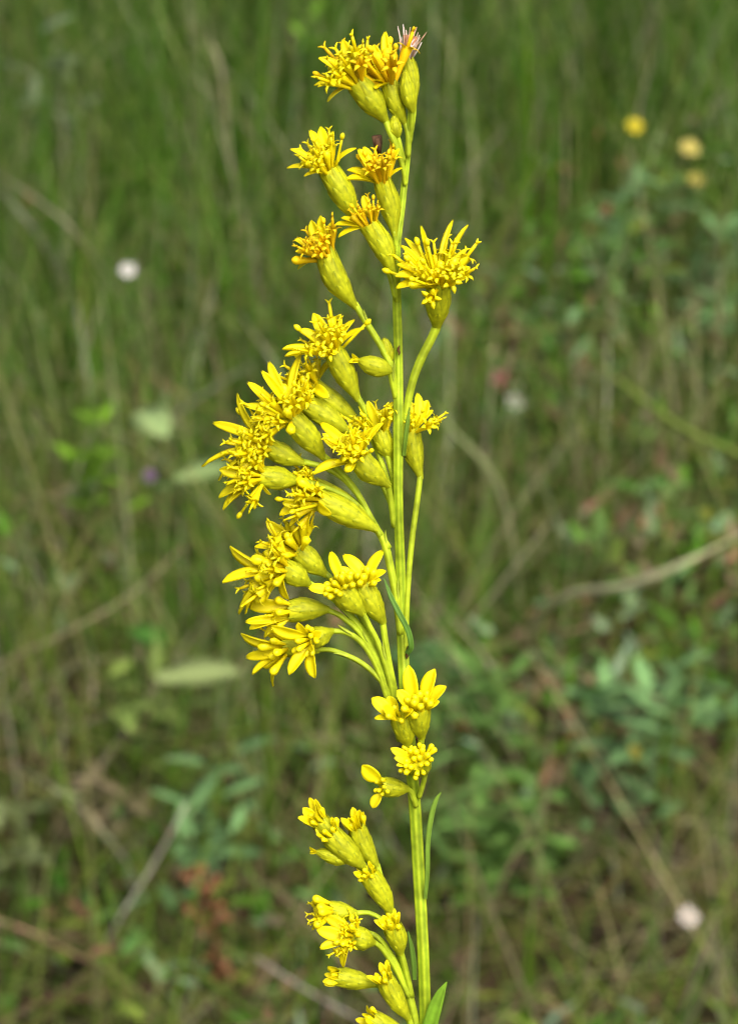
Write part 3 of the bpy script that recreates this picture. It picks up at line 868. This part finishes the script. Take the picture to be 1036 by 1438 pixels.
# upper middle
head((501, 558), (466, 488), 40, 'open', (454, 462), wb=.4, tow=.3, rays=[(396, 494, .4), (400, 504, .8), (420, 462, -.3), (440, 440, -.5), (504, 456), (490, 446, -.4), (470, 488, 1.2)], nr=1, nf=13, flen=1.0, splay=52)
head((503, 592), (438, 540), 34, 'open', (408, 515), wb=-1.2, tow=-.3, nr=4, spread=80, nf=9, flen=.95, splay=50)
head((488, 606), (426, 566), 40, 'open', (402, 545), wb=-.2, tow=.2, nr=4, spread=70, nf=8, flen=.85, splay=40)
head((452, 640), (404, 582), 42, 'open', (384, 550), wb=1.4, tow=.9, ftow=1.4, rays=[(392, 598, 1.6, 1.2), (428, 563, 1.2, 1.1), (350, 536, .4), (352, 560, .6), (374, 512, -.4), (405, 500, -.4), (350, 588, .9), (366, 520)], nr=0, nf=16, flen=1.0, splay=58)
head((426, 650), (374, 626), 36, 'open', (336, 606), wb=1.0, tow=.4, rays=[(365, 650, 1.4, 1.2), (285, 629, .4, .7), (320, 568, -.3), (304, 590, .2), (302, 650, .8), (356, 592, -.3), (318, 640, 1.2)], nr=1, nf=16, flen=1.1, splay=62)
head((417, 676), (362, 668), 40, 'open', (332, 668), wb=1.9, tow=.6, rays=[(382, 694, .8, .8), (308, 706, .4), (322, 710, .2), (306, 690, .6), (308, 660, .6), (340, 640, .6), (318, 676, 1.6)], nr=1, nf=14, flen=.95, splay=60)
head((544, 680), (500, 640), 42, 'open', (482, 618), wb=1.6, tow=.8, ftow=1.4, rays=[(490, 656, 1.5, 1.2), (440, 664, .6), (454, 594, -.2), (520, 600, .2), (534, 592), (470, 652, 1.2), (452, 616, .4), (500, 598, .2)], nr=1, nf=14, flen=.95, splay=58)
head((549, 645), (532, 602), 34, 'open', (522, 578), wb=-.6, tow=.2, rays=[(502, 570), (516, 562), (540, 566, .4), (500, 586, .6)], nr=2, nf=9, flen=.85, splay=50)
head((590, 668), (577, 600), 36, 'open', (588, 574), wb=-1.4, tow=-.3, rays=[(602, 574), (600, 562, -.3), (592, 556), (572, 562, .2)], nr=1, nf=8, flen=.85, splay=46)
head((547, 520), (502, 506), 33, 'bud', wb=1.0, tow=.3, nr=4, spread=10, rlen=.9, nf=0, label='yellow green bud, about to open')
head((548, 506), (539, 474), 20, 'bud', wb=.3, nr=0, nf=0, label='small closed green bud')
# middle
head((525, 742), (444, 700), 44, 'open', (412, 702), wb=1.6, tow=.5, rays=[(392, 722, .2), (408, 742, .2), (422, 742, .5), (396, 706, .3), (426, 680, -.3)], nr=1, nf=12, flen=1.0, splay=46)
head((508, 712), (440, 680), 32, 'open', (424, 664), wb=-.4, tow=.2, nr=3, spread=50, nf=8, flen=.8, splay=36, kinds=['style', 'open2'])
head((456, 806), (414, 770), 42, 'open', (388, 748), wb=.2, tow=.3, rays=[(374, 732, -.3), (420, 776, 1.2, 1.2), (404, 732, -.3), (362, 760)], nr=2, nf=16, flen=.95, splay=56, kinds=['bud', 'open', 'open2', 'bud'])
head((433, 820), (396, 796), 40, 'open', (352, 796), wb=1.5, tow=.6, rays=[(386, 816, 1.2, 1.2), (376, 846, 1.2, 1.2), (404, 842, 1.4, 1.3), (312, 816, .2), (326, 850, .2), (332, 842, .6), (322, 770, -.2), (340, 838, .4)], nr=1, nf=18, flen=1.1, splay=60, kinds=['bud', 'open', 'open2', 'bud'], broad=False)
head((459, 856), (404, 858), 42, 'half', (372, 860), wb=1.0, tow=.3, rays=[(346, 850, .4, 1.5), (344, 874, .4), (350, 882, .6), (366, 884, .4)], nr=1, spread=20, nf=7, flen=.72, splay=24, kinds=['bud', 'bud', 'open'])
head((466, 886), (432, 900), 36, 'open', (412, 906), wb=2.2, tow=1.0, ftow=2.0, rays=[(382, 882, 1.2, 1.4), (418, 876, .8, 1.4), (440, 952, 1.2, 1.4), (404, 944, 1.4, 1.1), (450, 888, 1.6, 1.2), (436, 912, 2.2, 1.1)], nr=0, nf=9, flen=.72, splay=66, kinds=['bud'], broad=True)
head((446, 913), (398, 908), 36, 'open', (368, 912), wb=.6, tow=-.1, rays=[(338, 892), (344, 922, .4), (356, 950, .5, 1.2), (370, 954, .6, 1.2), (374, 884, -.3), (390, 920, .6, 1.2)], nr=1, nf=10, flen=.95, splay=56, kinds=['bud', 'bud', 'open'])
head((508, 860), (477, 824), 44, 'half', (465, 814), wb=2.0, tow=.7, ftow=1.6, rays=[(462, 780, -.2, 1.1), (434, 824, .4, 1.1), (484, 836, 1.2, .9)], nr=0, nf=11, flen=.58, splay=44, kinds=['bud'])
head((537, 872), (506, 818), 42, 'half', (503, 800), wb=1.0, tow=.4, ftow=1.0, rays=[(490, 778, .2, 1.3), (480, 796, .6, 1.2), (528, 772, -.2, 1.2), (534, 798, .6, 1.2), (532, 812, .8, 1.1)], nr=0, nf=10, flen=.68, splay=46, kinds=['bud'])
# on the stem
head((592, 1034), (588, 992), 42, 'half', (577, 972), wb=2.6, tow=.8, ftow=1.8, rays=[(573, 936, -.2, 1.5), (608, 940, -.2, 1.5), (624, 963, .4, 1.4), (614, 984, .8, 1.3), (560, 970, .5, 1.2)], nr=0, nf=9, flen=.66, splay=38, kinds=['bud'], broad=True)
head((572, 1046), (562, 1004), 40, 'half', (548, 986), wb=2.2, tow=.8, ftow=1.2, rays=[(526, 980, .2, 1.3), (530, 1003, .6, .9), (546, 978, -.2, 1.2), (574, 996, 1.6, 1.2), (536, 990, 1.0, 1.2)], nr=0, nf=5, flen=.6, splay=40, kinds=['bud'])
head((596, 1084), (584, 1066), 48, 'half', (572, 1054), wb=1.8, tow=1.6, ftow=1.6, rays=[(553, 1052, .6, .8), (560, 1072, 1.0, .8), (562, 1064, 1.2, .8)], nr=0, nf=22, flen=.50, splay=58, kinds=['bud'], label='half-open head of tightly packed florets')
head((572, 1108), (534, 1104), 34, 'half', (524, 1106), wb=1.2, tow=.6, ftow=1.2, rays=[(508, 1078, .2, 1.5), (522, 1134, .6, 1.4)], nr=0, nf=6, flen=.42, splay=34, kinds=['bud'], broad=True)
# lower cluster
head((486, 1196), (448, 1152), 36, 'half', (436, 1142), wb=.2, tow=.2, nr=8, spread=16, rlen=2.0, nf=4, flen=.6, splay=18, kinds=['bud'])
head((509, 1216), (462, 1170), 42, 'half', (455, 1162), wb=1.0, tow=.4, nr=7, spread=14, rlen=1.5, nf=4, flen=.5, splay=30, kinds=['bud'])
head((529, 1216), (500, 1160), 36, 'half', (496, 1150), wb=-.2, tow=.1, nr=8, spread=10, rlen=1.8, nf=3, flen=.55, splay=14, kinds=['bud'])
head((487, 1208), (443, 1196), 26, 'bud', wb=1.2, tow=.2, nr=4, spread=10, rlen=.9, nf=0, label='slender closed yellow green bud')
head((548, 1280), (516, 1226), 38, 'half', (510, 1220), wb=.8, tow=.6, nr=6, spread=16, rlen=1.2, nf=6, flen=.42, splay=30, kinds=['bud'])
head((501, 1283), (462, 1278), 36, 'half', (442, 1282), wb=.4, tow=.2, nr=4, spread=34, rlen=1.9, nf=9, flen=.8, splay=30, kinds=['bud', 'bud', 'open'])
head((524, 1324), (492, 1312), 40, 'open', (474, 1306), wb=1.8, tow=.7, ftow=1.0, rays=[(448, 1306, .5, 1.2), (449, 1334, .6, 1.2), (476, 1356, .7, 1.0), (458, 1290, .2, 1.1)], nr=0, nf=13, flen=.68, splay=58, kinds=['bud', 'bud', 'open'])
head((562, 1338), (550, 1300), 36, 'half', (546, 1290), wb=1.2, tow=.5, rays=[(562, 1280, .3, .9), (530, 1290, .4, .9)], nr=5, spread=18, rlen=1.5, nf=5, flen=.55, splay=28, kinds=['bud'])
head((526, 1382), (472, 1371), 36, 'half', (458, 1370), wb=1.2, tow=.2, nr=8, spread=8, rlen=1.4, nf=3, flen=.4, splay=14, kinds=['bud'])
head((572, 1428), (540, 1374), 36, 'half', (534, 1364), wb=1.6, tow=.4, nr=7, spread=14, rlen=1.5, nf=4, flen=.45, splay=24, kinds=['bud'])
head((570, 1452), (520, 1432), 40, 'half', (508, 1430), wb=2.0, tow=.3, nr=7, spread=14, rlen=1.4, nf=4, flen=.45, splay=24, kinds=['bud'])

# ---- stalks of the heads
for p in (
    [(581, 138, -1.2, 8), (580, 160, -.6, 8), (577, 185, 0, 7)],
    [(579, 152, 1.2, 7), (578, 172, .7, 7), (575, 200, 0, 7)],
    [(568, 170, .2, 8), (573, 190, .3, 8), (573, 220, 0, 7)],
    [(540, 166, .9, 9), (548, 186, 1.0, 9), (557, 208, .8, 8), (566, 238, .3, 7), (569, 260, 0, 6)],
    [(558, 190, .8, 6), (562, 206, .7, 6), (567, 226, .2, 6)],
    [(553, 324, .9, 9), (556, 345, .6, 9), (557, 372, 0, 8)],
    [(497, 304, .8, 10), (520, 336, .8, 10), (545, 378, .9, 10), (556, 420, .2, 8)],
    [(550, 378, 1.4, 9), (555, 396, .9, 9), (557, 425, 0, 8)],
    [(498, 426, .6, 9), (515, 454, .6, 9), (536, 488, .6, 9), (550, 520, .5, 9), (556, 560, 0, 8)],
    [(613, 458, .5, 13), (606, 474, .4, 12), (590, 506, .3, 12), (578, 540, .2, 11), (570, 580, 0, 10), (563, 625, -.2, 9)],
    [(501, 556, .4, 9), (514, 578, .3, 8), (530, 606, 0, 8), (545, 645, -.2, 8), (556, 690, -.3, 7)],
    [(503, 590, -1.2, 8), (520, 612, -.8, 8), (536, 650, -.6, 8), (555, 705, -.4, 7)],
    [(488, 604, -.2, 8), (508, 624, -.2, 8), (528, 660, -.3, 8), (552, 716, -.3, 7)],
    [(452, 638, 1.4, 9), (476, 660, 1.0, 9), (500, 690, .6, 9), (522, 730, .5, 9), (546, 770, .4, 9)],
    [(426, 648, 1.0, 8), (455, 656, .9, 8), (482, 672, .7, 8), (506, 700, .6, 8), (524, 735, .7, 8)],
    [(417, 675, 1.9, 8), (450, 682, 1.3, 8), (490, 700, .9, 8), (516, 726, .8, 8), (534, 752, .6, 8)],
    [(544, 678, 1.6, 9), (548, 700, 1.0, 8), (553, 740, .3, 8)],
    [(549, 643, -.6, 8), (553, 670, -.5, 8), (556, 710, -.3, 7)],
    [(590, 666, -1.4, 8), (586, 700, -1.0, 8), (578, 760, -.6, 8), (572, 830, -.3, 8), (569, 905, 0, 8), (567, 930, 0, 7)],
    [(547, 518, 1.0, 8), (550, 534, .6, 8), (555, 560, 0, 7)],
    [(548, 504, .3, 6), (551, 520, .3, 6), (555, 545, 0, 6)],
    [(508, 711, -.4, 7), (524, 738, .2, 7), (540, 762, .4, 8)],
    [(456, 804, .2, 9), (486, 836, .4, 9), (512, 874, .4, 9), (535, 925, .3, 9), (552, 985, 0, 8)],
    [(459, 856, 1.0, 8), (480, 866, .9, 8), (506, 890, .7, 8), (530, 930, .5, 9), (548, 985, .4, 8)],
    [(466, 886, 2.2, 8), (486, 888, 1.8, 8), (508, 903, 1.4, 8), (528, 935, 1.0, 8), (545, 985, .6, 8)],
    [(446, 912, .6, 7), (470, 914, .7, 7), (506, 930, .8, 8), (534, 955, .8, 8), (552, 985, .4, 8)],
    [(508, 858, 2.0, 8), (518, 878, 1.6, 8), (532, 906, 1.2, 8), (546, 950, .8, 9), (556, 1000, .4, 8)],
    [(537, 870, 1.0, 9), (540, 894, .9, 9), (546, 930, .7, 9), (557, 985, .3, 9)],
    [(592, 1032, 2.6, 9), (590, 1050, 1.8, 9), (586, 1085, .4, 8)],
    [(572, 1044, 2.2, 9), (575, 1056, 1.2, 9), (578, 1080, .2, 8)],
    [(597, 1082, 1.8, 8), (594, 1100, 1.0, 7), (588, 1120, .3, 7)],
    [(572, 1108, 1.2, 8), (578, 1114, .8, 8), (584, 1132, .2, 8)],
    [(486, 1195, .2, 8), (500, 1210, .3, 8), (516, 1226, .3, 8)],
    [(509, 1214, 1.0, 9), (518, 1228, .7, 9), (528, 1246, .4, 9)],
    [(529, 1214, -.2, 9), (536, 1238, -.1, 9), (546, 1268, .2, 9)],
    [(487, 1207, 1.2, 7), (498, 1213, 1.0, 7), (510, 1222, .7, 7)],
    [(501, 1282, .4, 8), (518, 1282, .4, 7), (534, 1290, .4, 7), (546, 1306, .3, 7), (558, 1336, .3, 7)],
    [(524, 1322, 1.8, 8), (538, 1334, 1.4, 8), (556, 1362, .9, 8), (574, 1400, .4, 8)],
    [(512, 1308, .8, 7), (530, 1316, .8, 8), (550, 1342, .7, 8), (570, 1384, .4, 8)],
    [(562, 1336, 1.2, 9), (568, 1356, .8, 9), (578, 1400, .2, 9)],
    [(526, 1381, 1.2, 8), (545, 1392, 1.0, 8), (565, 1414, .8, 8), (580, 1450, .3, 8)],
    [(572, 1426, 1.6, 9), (577, 1442, 1.2, 9), (586, 1475, .4, 9)],
    [(570, 1450, 2.0, 9), (580, 1462, 1.4, 9), (590, 1490, .4, 9)],
):
    stalk(p)
stalk([(526, 1240, .3, 10), (544, 1276, .2, 11), (556, 1316, .1, 12), (568, 1370, .1, 12), (580, 1420, .1, 12), (592, 1480, 0, 12)], 'branch', 3)
stalk([(520, 732, .5, 9), (538, 758, .4, 11), (548, 796, .3, 11), (556, 840, .2, 11), (562, 890, 0, 10)], 'branch', 2)
stalk([(430, 816, .9, 8), (470, 842, .8, 9), (505, 880, .6, 10), (530, 925, .4, 11), (548, 980, .3, 12), (562, 1040, .1, 11)], 'branch', 2)

# ---- seed fluff and withered bits at the tip
def fluff():
    mb = MB()
    c = at(571, 86, -1.8)
    ax = (at(578, 44, -2.0) - c).normalized()
    for i in range(34):
        d = (ax + Vector((random.uniform(-.42, .42), random.uniform(-.42, .42), random.uniform(-.2, .2)))).normalized()
        L = random.uniform(1.9, 3.3) * mm
        s = Vector((random.uniform(-.4, .4), random.uniform(-.4, .4), 0)) * mm
        k = random.choice(((.62, .56, .52), (.50, .38, .30), (.42, .26, .17), (.60, .50, .44)))
        mid = c + s + d * L * .6 + Vector((random.uniform(-.12, .12), 0, 0)) * mm
        mb.tube([c + s, mid, c + s + d * L + Vector((random.uniform(-.3, .3), random.uniform(-.2, .2), 0)) * mm], [.06 * mm, .065 * mm, .03 * mm], k, sides=5)
    for i in range(9):
        d = (ax + Vector((random.uniform(-.4, .4), random.uniform(-.3, .3), 0))).normalized()
        mb.tube([c, c + d * 1.5 * mm, c + d * 2.4 * mm], [.12 * mm, .16 * mm, .10 * mm], (.34, .17, .09), sides=6)
    o = link('seed_fluff', mb.mesh('seed_fluff', BASE), M_DRY, plant); o['label'] = 'pinkish white seed fluff of the withered head'
    o['kind'] = 'stuff'
fluff()
def withered():
    mb = MB()
    p = at(532, 216, -.4)
    for k in range(7):
        d = Vector((random.uniform(-.3, .2), random.uniform(-.3, .3), 1)).normalized()
        mb.tube([p, p + d * 1.0 * mm, p + d * 1.75 * mm], [.22 * mm, .3 * mm, .22 * mm], random.choice(((.10, .055, .03), (.16, .09, .05), (.06, .035, .02))), sides=6)
    o = link('withered_floret', mb.mesh('withered_floret', BASE), M_DRY, plant); o['label'] = 'dark brown withered floret tuft'
withered()

# ---- leaves and leaf scars on the stalk
def stem_leaf(pts, label=None, col=(0.12, 0.22, 0.02), face=0.7):
    """pts: (px, py, w_mm, width_px) from the foot of the leaf to its tip"""
    P = smooth_path([at(x, y, w) for x, y, w, _ in pts], 7); rad = smooth_vals([px_r(q[3]) for q in pts], 7)
    mb = MB(); rows, cols = [], []
    n = len(P)
    for i, p in enumerate(P):
        t = (P[min(i + 1, n - 1)] - P[max(i - 1, 0)]).normalized()
        v = (p - CAM).normalized() + RGT * face
        s = t.cross(v).normalized(); nn = s.cross(t).normalized()
        if nn.dot(p - CAM) > 0: nn = -nn
        w = rad[i]
        rows.append([p - s * w + nn * w * .35, p - s * w * .5 + nn * w * .1, p, p + s * w * .5 + nn * w * .1, p + s * w + nn * w * .35, p + s * w * .5 - nn * (.06 * mm - w * .05), p - nn * .12 * mm, p - s * w * .5 - nn * (.06 * mm - w * .05)])
        lt = tuple(c * 1.3 for c in col)
        cols.append([lt, col, lt, col, lt, col, col, col])
    mb.grid(rows, cols, closed=True)
    o = link('leaf', mb.mesh('leaf', BASE), M_LEAF, plant)
    if label: o['label'] = label
stem_leaf([(597, 1262, .8, 5), (600, 1225, 1.3, 7), (601, 1180, 1.6, 7), (606, 1145, 1.8, 8), (612, 1124, 1.9, 6), (619, 1113, 2.0, 1.5)], 'narrow green leaf held close along the stem', (0.17, 0.30, 0.03), .2)
stem_leaf([(598, 1466, .6, 14), (604, 1438, 1.2, 22), (611, 1414, 1.6, 20), (619, 1394, 1.8, 13), (627, 1379, 1.9, 1.5)], 'short bright green lance-shaped leaf', (0.17, 0.34, 0.02), .0)
stem_leaf([(571, 918, .8, 7), (577, 908, 1.6, 8), (573, 886, 1.9, 8), (560, 860, 2.0, 8), (549, 838, 1.9, 7), (539, 812, 1.7, 1.5)], 'small dark green leaf crossing the stem', (0.09, 0.20, 0.025), .1)
stem_leaf([(582, 1376, 1.2, 6), (581, 1352, 1.5, 8), (578, 1330, 1.6, 7), (573, 1308, 1.6, 1.5)], None, (0.10, 0.20, 0.02), .2)
stem_leaf([(567, 640, .9, 6), (570, 612, 1.4, 7), (573, 590, 1.5, 6), (575, 572, 1.5, 1.5)], None, (0.14, 0.25, 0.02), .3)
def scar(px, py, h, w, ww):
    mb = MB()
    rows = []
    P = [at(px + random.uniform(-1, 1), py + h * (k - .5), ww) for k in (0, .25, .5, .75, 1)]
    mb.tube(P, [px_r(w * q) for q in (.3, .9, 1, .8, .3)], (.10, .055, .02), sides=8, wob=.15)
    link('leaf_scar', mb.mesh('leaf_scar', BASE), M_DRY, plant)
scar(559, 692, 30, 5, .36); scar(572, 916, 18, 6, .45); scar(560, 492, 14, 4, .34); scar(586, 1040, 8, 4, .55)
